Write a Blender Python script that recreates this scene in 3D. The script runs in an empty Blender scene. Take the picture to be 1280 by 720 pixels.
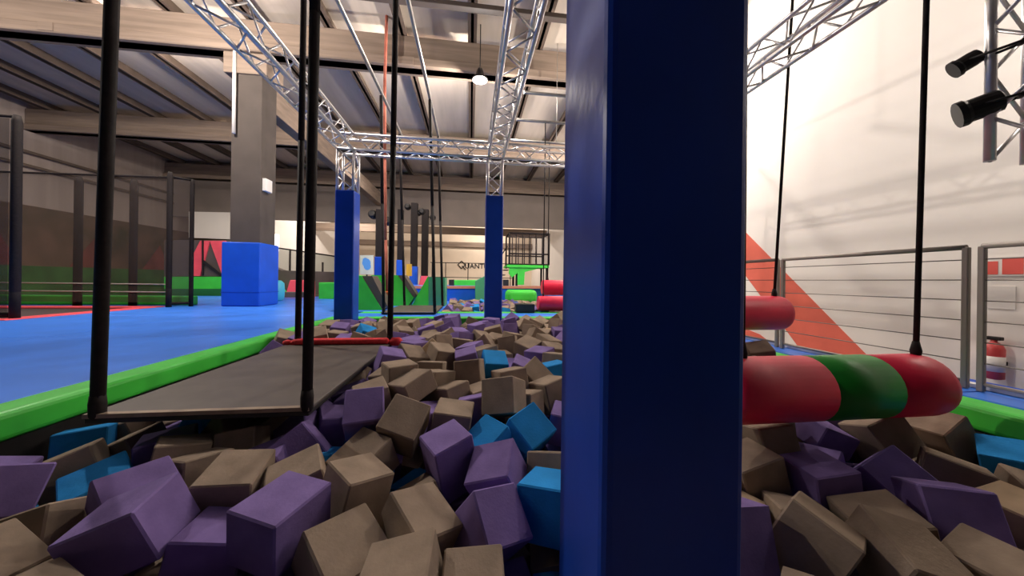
import bpy, bmesh, math, random
import numpy as np
from mathutils import Matrix, Vector, Euler, Quaternion

scene = bpy.context.scene
COL = scene.collection
PI = math.pi
rnd = random.Random(7)

# ------------------------------------------------------------------ camera
F_PX = 410.0
PSI, TILT, ROLL = math.radians(7.23), 0.0, math.radians(0.75)
PY = 351.0          # row of the horizon at the picture's centre
CAM = Vector((0, 0, 0.68))
ROT = Matrix.Rotation(-PSI, 3, 'Z') @ Matrix.Rotation(PI/2 - TILT, 3, 'X') @ Matrix.Rotation(ROLL, 3, 'Z')
cd = bpy.data.cameras.new('camera')
cam = bpy.data.objects.new('camera', cd)
COL.objects.link(cam)
cam.matrix_world = Matrix.Translation(CAM) @ ROT.to_4x4()
cd.sensor_width = 36.0
cd.lens = F_PX / 1280.0 * 36.0
cd.shift_y = (PY - 360.0) / 1280.0
cd.clip_start = 0.02
cd.clip_end = 200
scene.camera = cam

def ray(px, py):
    return ROT @ Vector(((px - 640) / F_PX, -(py - PY) / F_PX, -1.0))
def on_y(px, py, Y):
    v = ray(px, py); return CAM + v * (Y / v.y)
def on_z(px, py, z):
    v = ray(px, py); return CAM + v * ((z - CAM.z) / v.z)
def on_x(px, py, X):
    v = ray(px, py); return CAM + v * (X / v.x)
def proj(p):
    q = ROT.transposed() @ (Vector(p) - CAM)
    if q.z > -0.05: return None
    return (640 + F_PX * q.x / -q.z, PY - F_PX * q.y / -q.z)

# ------------------------------------------------------------------ world, exposure
w = bpy.data.worlds.new('world'); scene.world = w; w.use_nodes = True
w.node_tree.nodes['Background'].inputs[0].default_value = (1.0, 0.9, 0.82, 1)
w.node_tree.nodes['Background'].inputs[1].default_value = 0.05
scene.view_settings.view_transform = 'Standard'
scene.view_settings.look = 'None'
scene.view_settings.gamma = 1.0
scene.view_settings.use_curve_mapping = False
scene.view_settings.exposure = 0.0
LAMP_W = 330.0           # watts of one high-bay lamp
LAMP_COL = (1.0, 0.90, 0.80)

# ------------------------------------------------------------------ materials
MATS = {}
def mat(name, col, rough=0.6, spec=0.5, metal=0.0, noise=0.0, nscale=8.0, bump=0.0, bscale=60.0, coat=0.0, sheen=0.0, alpha=None, emit=None, stretch=None, wear=None):
    if name in MATS: return MATS[name]
    m = bpy.data.materials.new(name); m.use_nodes = True
    nt = m.node_tree; N = nt.nodes; L = nt.links
    b = N['Principled BSDF']
    b.inputs['Base Color'].default_value = (*col, 1)
    b.inputs['Roughness'].default_value = rough
    b.inputs['Metallic'].default_value = metal
    b.inputs['Specular IOR Level'].default_value = spec
    if coat: b.inputs['Coat Weight'].default_value = coat; b.inputs['Coat Roughness'].default_value = 0.25
    tc = None
    def coords():
        nonlocal tc
        if tc is None:
            g = N.new('ShaderNodeNewGeometry'); mp = N.new('ShaderNodeMapping')
            L.new(g.outputs['Position'], mp.inputs['Vector'])
            if stretch: mp.inputs['Scale'].default_value = stretch
            tc = mp.outputs['Vector']
        return tc
    if noise:
        n = N.new('ShaderNodeTexNoise'); n.inputs['Scale'].default_value = nscale; n.inputs['Detail'].default_value = 4
        L.new(coords(), n.inputs['Vector'])
        r = N.new('ShaderNodeValToRGB')
        r.color_ramp.elements[0].position = 0.3; r.color_ramp.elements[1].position = 0.7
        lo = [max(0, c * (1 - noise)) for c in col]; hi = [min(1, c * (1 + noise)) for c in col]
        if wear: hi = wear
        r.color_ramp.elements[0].color = (*lo, 1); r.color_ramp.elements[1].color = (*hi, 1)
        L.new(n.outputs['Fac'], r.inputs['Fac']); L.new(r.outputs['Color'], b.inputs['Base Color'])
    if bump:
        n2 = N.new('ShaderNodeTexNoise'); n2.inputs['Scale'].default_value = bscale; n2.inputs['Detail'].default_value = 3
        L.new(coords(), n2.inputs['Vector'])
        bp = N.new('ShaderNodeBump'); bp.inputs['Strength'].default_value = bump; bp.inputs['Distance'].default_value = 0.01
        L.new(n2.outputs['Fac'], bp.inputs['Height']); L.new(bp.outputs['Normal'], b.inputs['Normal'])
    if alpha is not None: b.inputs['Alpha'].default_value = alpha
    if emit:
        b.inputs['Emission Color'].default_value = (*col, 1); b.inputs['Emission Strength'].default_value = emit
    MATS[name] = m
    return m

M_FOAM = {
    'tan':    mat('foam_tan', (0.275, 0.21, 0.158), 0.95, 0.15, noise=0.18, nscale=9, bump=0.12, bscale=90),
    'cream':  mat('foam_cream', (0.56, 0.42, 0.28), 0.95, 0.15, noise=0.12, nscale=9, bump=0.12, bscale=90),
    'purple': mat('foam_purple', (0.195, 0.135, 0.34), 0.95, 0.15, noise=0.16, nscale=9, bump=0.12, bscale=90),
    'blue':   mat('foam_blue', (0.018, 0.23, 0.58), 0.95, 0.15, noise=0.12, nscale=9, bump=0.12, bscale=90),
}
M_COLPAD = mat('column_pad_vinyl', (0.006, 0.055, 0.42), 0.38, 0.32, noise=0.12, nscale=3, bump=0.08, bscale=9)
M_DECK = mat('deck_blue_vinyl', (0.04, 0.20, 0.80), 0.38, 0.4, noise=0.14, nscale=1.6, bump=0.06, bscale=14)
M_BLUE = mat('pad_blue_vinyl', (0.006, 0.09, 0.62), 0.45, 0.4, noise=0.08, nscale=3)
M_GREEN = mat('pad_green_vinyl', (0.05, 0.56, 0.05), 0.45, 0.4, noise=0.12, nscale=3, bump=0.06, bscale=14)
M_TEAL = mat('pad_teal_vinyl', (0.06, 0.30, 0.16), 0.5, 0.4, noise=0.08, nscale=3)
M_CYAN = mat('pad_cyan_vinyl', (0.06, 0.45, 0.62), 0.45, 0.4, noise=0.1, nscale=3)
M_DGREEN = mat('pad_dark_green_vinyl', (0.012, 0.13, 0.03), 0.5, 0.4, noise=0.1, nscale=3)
M_RED = mat('roller_red_vinyl', (0.74, 0.014, 0.06), 0.42, 0.4, noise=0.08, nscale=4, bump=0.06, bscale=14)
M_ROLLG = mat('roller_green_vinyl', (0.006, 0.23, 0.015), 0.42, 0.4, noise=0.08, nscale=4, bump=0.06, bscale=14)
M_REDPAD = mat('pad_red_vinyl', (0.82, 0.09, 0.12), 0.45, 0.4, noise=0.1, nscale=3)
M_REDROPE = mat('red_rope_cloth', (0.70, 0.035, 0.045), 0.7, 0.3, noise=0.2, nscale=25)
M_GREY = mat('pad_grey_vinyl', (0.09, 0.07, 0.06), 0.55, 0.4, noise=0.1, nscale=3)
M_BLACK = mat('black_plastic', (0.012, 0.010, 0.010), 0.55, 0.4)
M_SLEEVE = mat('black_rope_sleeve', (0.014, 0.010, 0.010), 0.8, 0.25, noise=0.3, nscale=40)
M_BOARD = mat('hanging_board_mat', (0.085, 0.068, 0.058), 0.52, 0.4, noise=0.18, nscale=6, bump=0.05, bscale=40)
M_BOARDEDGE = mat('board_edge_timber', (0.30, 0.22, 0.16), 0.6, 0.3, noise=0.2, nscale=12)
M_ALU = mat('truss_aluminium', (0.74, 0.72, 0.72), 0.34, 0.5, metal=0.75)
M_STEEL = mat('galvanised_pipe', (0.42, 0.40, 0.38), 0.42, 0.5, metal=0.7, noise=0.15, nscale=9)
M_RAIL = mat('railing_steel', (0.30, 0.26, 0.23), 0.5, 0.5, metal=0.2)
M_WIRE = mat('railing_wire', (0.20, 0.17, 0.15), 0.5, 0.5, metal=0.3)
M_WALLW = mat('wall_white_paint', (0.88, 0.83, 0.78), 0.85, 0.2, noise=0.03, nscale=0.8)
M_WALLG = mat('wall_grey_cladding', (0.34, 0.28, 0.25), 0.8, 0.2, noise=0.1, nscale=1.2, stretch=(4, 4, 0.15))
M_BULK = mat('bulkhead_grey_paint', (0.22, 0.185, 0.165), 0.85, 0.2, noise=0.08, nscale=1.0)
M_LWALL = mat('wall_lower_mural', (0.10, 0.095, 0.05), 0.85, 0.2, noise=0.6, nscale=0.9, wear=(0.14, 0.085, 0.06))
M_CREAM = mat('wall_cream_paint', (0.78, 0.66, 0.53), 0.85, 0.2, noise=0.05, nscale=0.9)
M_ROOF = mat('roof_sheet', (0.62, 0.54, 0.46), 0.65, 0.3, noise=0.12, nscale=1.0, stretch=(3, 0.3, 1))
M_PURLIN = mat('purlin_brown_steel', (0.13, 0.095, 0.075), 0.7, 0.3, noise=0.15, nscale=3)
M_BEAM = mat('roof_beam_timber', (0.235, 0.178, 0.14), 0.75, 0.2, noise=0.2, nscale=2.2, stretch=(0.3, 1, 5))
M_COLUMN = mat('column_concrete', (0.085, 0.07, 0.062), 0.85, 0.2, noise=0.1, nscale=2.5)
M_FLOOR = mat('floor_concrete', (0.16, 0.13, 0.12), 0.7, 0.3, noise=0.2, nscale=2)
M_STRIPE = mat('wall_stripe_salmon', (0.78, 0.17, 0.12), 0.8, 0.2, noise=0.06, nscale=3)
M_WHITE = mat('white_plastic', (0.78, 0.74, 0.70), 0.5, 0.4)
M_RIM = mat('pad_salmon_rim', (0.55, 0.22, 0.16), 0.5, 0.4)
M_BED = mat('trampoline_bed', (0.07, 0.05, 0.05), 0.7, 0.3)
M_ORANGE = mat('orange_plastic', (0.72, 0.14, 0.03), 0.5, 0.4)
M_EXT = mat('extinguisher_red', (0.62, 0.07, 0.07), 0.4, 0.5)
M_SIGNR = mat('sign_red', (0.72, 0.10, 0.08), 0.5, 0.4)
M_YEL = mat('yellow_plastic', (0.72, 0.42, 0.04), 0.5, 0.4)
M_WINDOW = mat('bright_window', (1.0, 0.93, 0.84), 0.5, 0.4, emit=1.4)
M_LAMPG = mat('lamp_glow', (1.0, 0.95, 0.85), 0.5, 0.4, emit=6.0)

def net_material(name, col, cover):
    m = bpy.data.materials.new(name); m.use_nodes = True
    nt = m.node_tree; N = nt.nodes; L = nt.links
    out = N['Material Output']; b = N['Principled BSDF']
    b.inputs['Base Color'].default_value = (*col, 1); b.inputs['Roughness'].default_value = 0.9
    t = N.new('ShaderNodeBsdfTransparent'); mx = N.new('ShaderNodeMixShader'); mx.inputs[0].default_value = cover
    L.new(t.outputs[0], mx.inputs[1]); L.new(b.outputs[0], mx.inputs[2]); L.new(mx.outputs[0], out.inputs['Surface'])
    return m
M_NET = net_material('cage_net', (0.05, 0.035, 0.03), 0.5)
M_NETG = net_material('fence_net', (0.02, 0.07, 0.04), 0.5)

# ------------------------------------------------------------------ mesh helpers
def bm_box(bm, lo, hi, bevel=0.0, seg=1, rot=None):
    vs = []
    for x in (lo[0], hi[0]):
        for y in (lo[1], hi[1]):
            for z in (lo[2], hi[2]):
                vs.append(bm.verts.new((x, y, z)))
    fs = []
    for q in ((0, 1, 3, 2), (4, 6, 7, 5), (0, 4, 5, 1), (2, 3, 7, 6), (0, 2, 6, 4), (1, 5, 7, 3)):
        fs.append(bm.faces.new([vs[i] for i in q]))
    if bevel > 0:
        es = {e for f in fs for e in f.edges}
        bmesh.ops.bevel(bm, geom=list(es), offset=bevel, segments=seg, affect='EDGES', profile=0.5)
    return vs
def bm_tube(bm, p0, p1, r, n=8, r2=None, caps=True):
    p0, p1 = Vector(p0), Vector(p1)
    d = (p1 - p0); q = d.to_track_quat('Z', 'Y')
    r2 = r if r2 is None else r2
    A, B = [], []
    for i in range(n):
        a = 2 * PI * i / n
        o = Vector((math.cos(a), math.sin(a), 0))
        A.append(bm.verts.new(p0 + q @ (o * r))); B.append(bm.verts.new(p1 + q @ (o * r2)))
    for i in range(n):
        j = (i + 1) % n
        f = bm.faces.new((A[i], A[j], B[j], B[i])); f.smooth = True
    if caps:
        bm.faces.new(A[::-1]); bm.faces.new(B)
def bm_lathe(bm, prof, n=24, axis='Z', origin=(0, 0, 0)):
    """profile: (radius, height) pairs about an axis through origin"""
    o = Vector(origin); rings = []
    for r, h in prof:
        ring = []
        for i in range(n):
            a = 2 * PI * i / n
            c, s = r * math.cos(a), r * math.sin(a)
            v = {'Z': (c, s, h), 'X': (h, c, s), 'Y': (s, h, c)}[axis]
            ring.append(bm.verts.new(o + Vector(v)))
        rings.append(ring)
    for A, B in zip(rings, rings[1:]):
        for i in range(n):
            j = (i + 1) % n
            f = bm.faces.new((A[i], A[j], B[j], B[i])); f.smooth = True
    bm.faces.new(rings[0][::-1]); bm.faces.new(rings[-1])
def bm_prism(bm, pts, off, bevel=0.0):
    """polygon of 3-D points extruded by the vector off"""
    off = Vector(off)
    A = [bm.verts.new(p) for p in pts]; B = [bm.verts.new(Vector(p) + off) for p in pts]
    n = len(A); fs = [bm.faces.new(A), bm.faces.new(B[::-1])]
    for i in range(n):
        j = (i + 1) % n
        fs.append(bm.faces.new((A[i], B[i], B[j], A[j])))
    if bevel:
        bmesh.ops.bevel(bm, geom=list({e for f in fs for e in f.edges}), offset=bevel, segments=2, affect='EDGES', profile=0.5)

def put(name, me, m, parent=None, loc=None, rot=None):
    o = bpy.data.objects.new(name, me)
    COL.objects.link(o)
    if m is not None and not me.materials: me.materials.append(m)
    if loc is not None: o.location = loc
    if rot is not None: o.rotation_mode = 'QUATERNION'; o.rotation_quaternion = rot
    if parent is not None:
        o.parent = parent
        T = Vector((0, 0, 0)); p = parent
        while p is not None:
            if p.type == 'EMPTY': T += p.location
            p = p.parent
        o.matrix_parent_inverse = Matrix.Translation(-T) if parent.type == 'EMPTY' else Matrix.Identity(4)
    return o
def ob(name, bm, m, parent=None):
    bmesh.ops.recalc_face_normals(bm, faces=bm.faces[:])
    me = bpy.data.meshes.new(name); bm.to_mesh(me); bm.free()
    return put(name, me, m, parent)
def tag(o, label=None, cat=None, group=None, kind=None):
    if label: o['label'] = label
    if cat: o['category'] = cat
    if group: o['group'] = group
    if kind: o['kind'] = kind
    return o
def thing(name, loc, label, cat, group=None):
    e = bpy.data.objects.new(name, None); COL.objects.link(e)
    e.location = loc; e.empty_display_size = 0.1
    return tag(e, label, cat, group)
def box(name, lo, hi, m, parent=None, bevel=0.0, seg=2):
    bm = bmesh.new(); bm_box(bm, lo, hi, bevel, seg); return ob(name, bm, m, parent)
def tube(name, p0, p1, r, m, parent=None, n=8):
    bm = bmesh.new(); bm_tube(bm, p0, p1, r, n); return ob(name, bm, m, parent)
def struct(name, lo, hi, m, bevel=0.0):
    return tag(box(name, lo, hi, m, None, bevel), kind='structure')

# ------------------------------------------------------------------ the hall
XL, XR, YB, YF, ZT, ZF = -16.2, 6.0, -2.4, 32.0, 7.0, -1.0
struct('floor', (XL, YB, ZF - 0.1), (XR, YF, ZF), M_FLOOR)
struct('ceiling', (XL - 0.2, YB, ZT), (XR + 0.2, YF, ZT + 0.1), M_ROOF)
wl = struct('wall_left', (XL - 0.2, YB, ZF), (XL, YF, ZT), M_WALLG)
wr = struct('wall_right', (XR, YB, ZF), (XR + 0.2, YF, ZT), M_WALLW)
struct('wall_back', (XL, YB - 0.2, ZF), (XR, YB, ZT), mat('dark_back_absorber', (0.03, 0.026, 0.024), 0.9, 0.1))  # added dark surface close behind the camera, soaks up bounced light
wf = struct('wall_far', (XL, YF, ZF), (XR, YF + 0.2, ZT), M_CREAM)
# painted mural band on the left wall
zb0 = on_x(25, 255, XL).z
box('painted_band', (XL, 5.0, ZF), (XL + 0.01, 31.9, min(zb0, 3.6)), M_LWALL, wl)
M_MG = mat('mural_green', (0.035, 0.12, 0.03), 0.85, 0.2, noise=0.3, nscale=1.5); M_MR = mat('mural_red', (0.17, 0.05, 0.04), 0.85, 0.2, noise=0.3, nscale=1.5)
box('painted_band', (XL + .01, 5.0, ZF), (XL + 0.02, 31.9, 1.0), M_MG, wl)
for y in (12.5, 15.5, 18.5, 21.5, 24.5):
    bm = bmesh.new(); bm_prism(bm, [(XL + .012, y, 1.02), (XL + .012, y + 1.5, 1.02), (XL + .012, y + .9, 2.3)], (.01, 0, 0)); ob('painted_triangle', bm, M_MR, wl)
for dz in (0.75, 1.25):
    tube('cable_pipe', (XL + 0.12, 4, 5.9 - dz), (XL + 0.12, 26, 5.9 - dz), 0.06, M_PURLIN, wl)
# salmon stripe painted on the right wall
S = [on_x(925, 283, XR), on_x(1087, 447, XR), on_x(1008, 447, XR), on_x(925, 335, XR)]
bm = bmesh.new(); bm_prism(bm, [Vector((XR - 0.004, p.y, p.z)) for p in S], (0.005, 0, 0)); ob('painted_stripe', bm, M_STRIPE, wr)
S = [on_x(925, 408, XR), on_x(950, 418, XR), on_x(985, 445, XR), on_x(925, 445, XR)]
bm = bmesh.new(); bm_prism(bm, [Vector((XR - 0.004, p.y, p.z)) for p in S], (0.005, 0, 0)); ob('painted_stripe', bm, M_STRIPE, wr)

# grey bulkhead wall across the far end, rooms beyond it below
bk = struct('wall_upper_far', (XL, 20.0, 3.95), (XR, 20.2, ZT), M_BULK)

# roof: purlins along the hall, beams across
rp = bpy.data.objects['ceiling']
k = -9
px_list = [-0.03 + 1.72 * i for i in range(-9, 4)]
for x in px_list:
    bm = bmesh.new()
    bm_box(bm, (x - 0.035, YB, 6.74), (x + 0.035, 20.0, 7.0))
    bm_box(bm, (x - 0.11, YB, 6.74), (x + 0.11, 20.0, 6.765))
    ob('purlin', bm, M_PURLIN, rp)
beam_y = [2.8, 8.42, 14.1, 19.6]
for i, y in enumerate(beam_y):
    bm = bmesh.new()
    bm_box(bm, (XL, y, 5.95), (XR, y + 0.28, 6.74), 0.02)
    bm_box(bm, (XL, y - 0.09, 5.95), (XR, y + 0.37, 6.16), 0.02)
    b = tag(ob('trim_%d' % (i + 1), bm, M_BEAM), kind='structure')
    for x in (-12.5, -9.2, -1.6, 2.6):                        # splice plates
        box('splice_plate', (x - 0.14, y - 0.105, 5.97), (x + 0.14, y - 0.088, 6.15), M_BEAM, b)

tag(box('trim_7', (-5.45, 9.1, 4.95), (-5.1, 19.9, 5.6), M_BEAM, None, .02), kind='structure')
t = thing('cable_tray', (1.5, 7.05, 6.5), 'grey cable tray crossing under the roof above the trusses', 'cable tray')
box('tray', (-3.0, 6.98, 6.44), (XR, 7.14, 6.54), M_GREY, t, .01)
for x in (-2.6, -.9, .9, 2.6, 4.4): tube('hanger', (x, 7.06, 6.5), (x, 7.06, 7.0), .01, M_STEEL, t, 6)
# decks: blue mats laid panel by panel on a platform
def deck(name, x0, x1, y0, y1, nx, ny):
    s = struct(name, (x0, y0, ZF), (x1, y1, -0.035), M_FLOOR)
    dx, dy = (x1 - x0) / nx, (y1 - y0) / ny
    me = None
    for i in range(nx):
        for j in range(ny):
            if me is None:
                bm = bmesh.new(); bm_box(bm, (-dx / 2 + .002, -dy / 2 + .002, -0.035), (dx / 2 - .002, dy / 2 - .002, 0), 0.006)
                me = bpy.data.meshes.new('mat'); bm.to_mesh(me); bm.free(); me.materials.append(M_DECK)
            put('mat', me, None, s, (x0 + (i + .5) * dx, y0 + (j + .5) * dy, 0))
    return s
deck('floor_deck_left', -6.75, -2.45, YB, 8.6, 2, 5)
deck('floor_deck_court', -15.0, -6.75, YB, 5.7, 3, 4)
deck('floor_deck_far', -15.0, -2.9, 8.6, 13.0, 5, 2)
deck('floor_strip', -2.45, 3.05, 6.22, 6.82, 3, 1)
deck('floor_deck_right', 3.08, 3.42, YB, 10.0, 1, 6)
struct('floor_deck_rear', (-2.9, 11.02, ZF), (3.4, 13.9, 0.47), M_DECK)
def edge_pad(lo, hi, label):
    return tag(box('edge_pad', lo, hi, M_GREEN, None, 0.03, 3), label, 'pad')
edge_pad((-2.45, YB, -0.14), (-2.24, 6.2, 0.005), 'long green padded edge between the blue deck and the foam pit')
edge_pad((-2.22, 5.96, -0.14), (2.86, 6.2, 0.004), 'green padded edge across the far end of the foam pit')
edge_pad((-2.2, 6.84, -0.14), (2.86, 7.14, 0.004), 'green padded edge on the far side of the blue strip')
edge_pad((2.86, YB, -0.14), (3.06, 6.2, 0.004), 'green padded edge along the foam pit below the wire railing')
# pit lining under the pads
for nm, lo, hi in (('wall_pit_left', (-2.45, YB, ZF), (-2.27, 6.2, -0.145)), ('wall_pit_far', (-2.27, 5.99, ZF), (2.89, 6.2, -0.145)),
                   ('wall_pit_right', (2.89, YB, ZF), (3.06, 6.2, -0.145)), ('wall_pit_rear', (-2.27, 6.86, ZF), (2.89, 7.11, -0.145))):
    struct(nm, lo, hi, M_BLACK)

# ------------------------------------------------------------------ concrete column with its pad
t = thing('concrete_column', (-5.28, 8.75, 0), 'brown concrete hall column with a blue padded base on the blue deck', 'column')
box('shaft', (-5.6, 8.45, 1.3), (-4.95, 9.05, 5.5), M_COLUMN, t, 0.015)
box('capital', (-5.76, 8.40, 5.45), (-4.82, 9.1, 5.94), M_BEAM, t, 0.02)
box('foot', (-5.6, 8.45, 0), (-4.95, 9.05, 1.32), M_COLUMN, t)
pd = box('pad', (-5.72, 8.36, 0.003), (-4.9, 9.14, 1.5), M_BLUE, t, 0.03, 3)
box('seam', (-5.725, 8.355, 0.32), (-4.895, 9.145, 0.335), M_COLPAD, pd)
box('switch_box', (-4.95, 8.5, 2.75), (-4.86, 8.75, 3.05), M_WHITE, t, 0.01)
tag(tube('drop_conduit', (-5.5, 8.38, 4.02), (-5.5, 8.38, 5.93), 0.035, M_WHITE, None, 8), 'white vertical conduit dropping in front of the brown concrete column', 'pipe')

# ------------------------------------------------------------------ trusses
W2 = 0.125
_brace = {}
def lattice(t, p0, p1, pitch=0.26):
    """four chords and zig-zag braces between p0 and p1; all children of t"""
    p0, p1 = Vector(p0), Vector(p1)
    d = (p1 - p0); L = d.length; d.normalize()
    up = Vector((0, 0, 1)) if abs(d.z) < 0.5 else Vector((0, 1, 0))
    s = d.cross(up).normalized(); u = s.cross(d).normalized()
    cor = [(-1, -1), (1, -1), (1, 1), (-1, 1)]
    for a, b in cor:
        o = (s * a + u * b) * W2
        tube('chord', p0 + o, p1 + o, 0.022, M_ALU, t, 10)
    n = max(2, int(round(L / pitch))); h = L / n
    ln = math.sqrt(h * h + (2 * W2) ** 2)
    key = round(ln, 4)
    if key not in _brace:
        bm = bmesh.new(); bm_tube(bm, (0, 0, -ln / 2), (0, 0, ln / 2), 0.010, 6)
        me = bpy.data.meshes.new('brace'); bm.to_mesh(me); bm.free(); me.materials.append(M_ALU); _brace[key] = me
    for f in range(4):
        A = (s * cor[f][0] + u * cor[f][1]) * W2
        B = (s * cor[(f + 1) % 4][0] + u * cor[(f + 1) % 4][1]) * W2
        for i in range(n):
            a, b = (A, B) if i % 2 == 0 else (B, A)
            q0 = p0 + d * (i * h) + a; q1 = p0 + d * ((i + 1) * h) + b
            put('brace', _brace[key], None, t, (q0 + q1) / 2, (q1 - q0).to_track_quat('Z', 'Y'))
ZC = 2.93
TX = (-2.06, 0.41, 2.90)
YC = 5.79
tl = ('silver lattice truss running overhead along the blue deck side', 'silver lattice truss running overhead above the near blue column', 'silver lattice truss running overhead beside the white wall')
for x, lab in zip(TX, tl):
    t = thing('lattice_truss', (x, 3.4, ZC - W2), lab, 'truss', 'overhead trusses')
    lattice(t, (x, 0.97 if x > 0 and x < 1 else 0.3, ZC), (x, YC - W2 - .02, ZC))
t = thing('lattice_truss', (0.4, YC, ZC - W2), 'silver lattice truss crossing the hall above the far end of the pit', 'truss', 'overhead trusses')
lattice(t, (TX[0] - W2, YC, ZC), (TX[2] + W2, YC, ZC))
def pad_column(x, y, w, z0, z1, ztruss, lab):
    t = thing('padded_column', (x, y, z0), lab, 'column', 'blue padded truss columns')
    p = box('pad', (x - w / 2, y - w / 2, z0), (x + w / 2, y + w / 2, z1), M_COLPAD, t, 0.022, 3)
    lattice(t, (x, y, z1 + 0.001), (x, y, ztruss), 0.22)
    return t
pad_column(0.44, 0.81, 0.33, ZF, 2.25, ZC + W2, 'huge blue padded column standing in the foam close to the viewer')
pad_column(0.40, YC, 0.30, ZF, 2.15, ZC - W2, 'blue padded column at the far pit edge below the middle truss')
pad_column(-2.05, YC, 0.30, ZF, 2.13, ZC - W2, 'blue padded column at the far pit corner beside the blue deck')

# hanging truss drop with two spotlights, upper right
xd, yd = 2.90, 1.31
t = thing('lattice_truss', (xd, yd, 1.36), 'vertical lattice truss hanging down beside the white wall with spotlights', 'truss', 'overhead trusses')
lattice(t, (xd, yd, 1.36), (xd, yd, ZC - W2 - 0.02), 0.22)
def spotlight(p, aim, size, lab):
    p = Vector(p); aim = Vector(aim).normalized()
    t = thing('spotlight', p, lab, 'spotlight', 'black spotlights on the hanging truss')
    bm = bmesh.new()
    a0 = p - aim * size * 0.55; 
    q = aim.to_track_quat('Z', 'Y')
    prof = [(0.30, 0.0), (0.46, 0.08), (0.50, 0.35), (0.50, 0.8), (0.58, 0.9), (0.58, 1.08)]
    rings = []
    for r, h in prof:
        rings.append([bm.verts.new(a0 + q @ Vector((r * size * .85 * math.cos(2*PI*i/16), r * size * .85 * math.sin(2*PI*i/16), h * size))) for i in range(16)])
    for A, B in zip(rings, rings[1:]):
        for i in range(16):
            bm.faces.new((A[i], A[(i+1) % 16], B[(i+1) % 16], B[i]))
    bm.faces.new(rings[0][::-1]); bm.faces.new(rings[-1])
    ob('housing', bm, M_BLACK, t)
    bm = bmesh.new()
    sd = q @ Vector((1, 0, 0)) * size * 0.36
    back = Vector((xd - 0.13, yd + .02, p.z))
    bm_tube(bm, p + sd, back + sd * .5, 0.007, 6); bm_tube(bm, p - sd, back - sd * .5, 0.007, 6)
    bm_tube(bm, back + sd * .5, back - sd * .5, 0.012, 6)
    ob('yoke', bm, M_BLACK, t)
spotlight((2.73, 1.50, 1.93), (-0.6, 0.6, -0.5), 0.10, 'upper black spotlight on a thin yoke by the hanging truss')
spotlight((2.75, 1.46, 1.66), (-0.6, 0.7, -0.25), 0.145, 'lower larger black spotlight by the hanging truss')

# ------------------------------------------------------------------ pipe grid the ropes hang from
ZP = 4.2
def hung_pipe(p0, p1, lab, hang):
    p0, p1 = Vector(p0), Vector(p1)
    t = thing('ceiling_pipe', (p0 + p1) / 2, lab, 'pipe', 'pipes the ropes hang from')
    tube('pipe', p0, p1, 0.03, M_STEEL, t, 10)
    for f in hang:
        c = p0.lerp(p1, f)
        tube('hanger_rod', c, (c.x, c.y, 6.73), 0.008, M_STEEL, t, 6)
XA, XB = -1.785, -0.825
hung_pipe((XA + .07, 0.8, ZP), (XA + .07, 8.3, ZP), 'grey pipe running overhead above the left ropes of the hanging boards', (0.05,))
hung_pipe((XB, 0.8, ZP), (XB, 8.7, ZP), 'grey pipe running overhead above the right ropes of the hanging boards', (0.05,))
for y, l in ((6.05, 'nearest'), (7.1, 'middle'), (8.15, 'farthest')):
    hung_pipe((0.95, y, ZP), (3.3, y, ZP), l + ' of three short grey cross pipes above the red rollers', (0.5, 0.97))
for x, l in ((1.55, 'first'), (2.41, 'second')):
    pass
hung_pipe((2.50, 0.6, ZP), (2.50, 5.9, ZP), 'grey pipe overhead that carries the near red rollers', (0.6,))

# ------------------------------------------------------------------ hanging boards
def board(x0, x1, y0, y1, z, lab, red):
    t = thing('hanging_board', ((x0 + x1) / 2, (y0 + y1) / 2, z), lab, 'hanging board', 'boards hanging over the foam')
    box('mat', (x0, y0, z - 0.02), (x1, y1, z), M_BOARD, t, 0.006)
    box('frame', (x0 + .004, y0 + .004, z - 0.045), (x1 - .004, y1 - .004, z - 0.02), M_BLACK, t, 0.004)
    box('edge_strip', (x0, y0 - 0.004, z - 0.018), (x1, y0 + 0.03, z + 0.004), M_BOARDEDGE, t, 0.003)
    for x, y, top in ((x0 + .045, y0 + .02, XA + .05), (x1 - .02, y0 + .02, XB), (x0 + .11, y1 - .02, XA + .05), (x1 - .01, y1 - .02, XB)):
        bm = bmesh.new()
        nn = 2
        pts = [Vector((x + (top - x) * i / nn, y, z + (ZP - .03 - z) * i / nn)) for i in range(nn + 1)]
        for a, b in zip(pts, pts[1:]):
            bm_tube(bm, a, b, 0.027 if y < 3 else 0.03, 8, caps=True)
        r = ob('rope', bm, M_SLEEVE, t)
        bm = bmesh.new(); bm_lathe(bm, [(0.02, -.03), (0.031, -0.01), (0.032, 0.05), (0.028, 0.09)], 10, 'Z', (x, y, z)); ob('knot', bm, M_SLEEVE, r)
    if red:
        bm = bmesh.new(); bm_box(bm, (x0 + .1, y1 - .09, z + .001), (x1 - .01, y1 + .0, z + .06), 0.022, 3); ob('red_roll', bm, M_REDROPE, t)
        for xx, r in ((x1 + .05, .06), (x0 + .1, .05), (x0 + .02, .04)):
            bm = bmesh.new(); bmesh.ops.create_icosphere(bm, subdivisions=2, radius=r, matrix=Matrix.Translation((xx, y1 - .03, z + .02)) @ Matrix.Diagonal((1.2, .9, .8, 1)))
            for v in bm.verts: v.co += Vector((rnd.uniform(-1, 1), rnd.uniform(-1, 1), rnd.uniform(-1, 1))) * r * .12
            for f in bm.faces: f.smooth = True
            ob('red_knot', bm, M_REDROPE, t)
    return t
board(-1.86, -0.83, 1.84, 3.64, 0.0, 'dark grey hanging board with a red roll along its far edge', True)
board(-1.68, -0.66, 6.5, 8.2, 0.055, 'smaller looking grey board hanging above the blue strip by green wedges', False)

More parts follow.
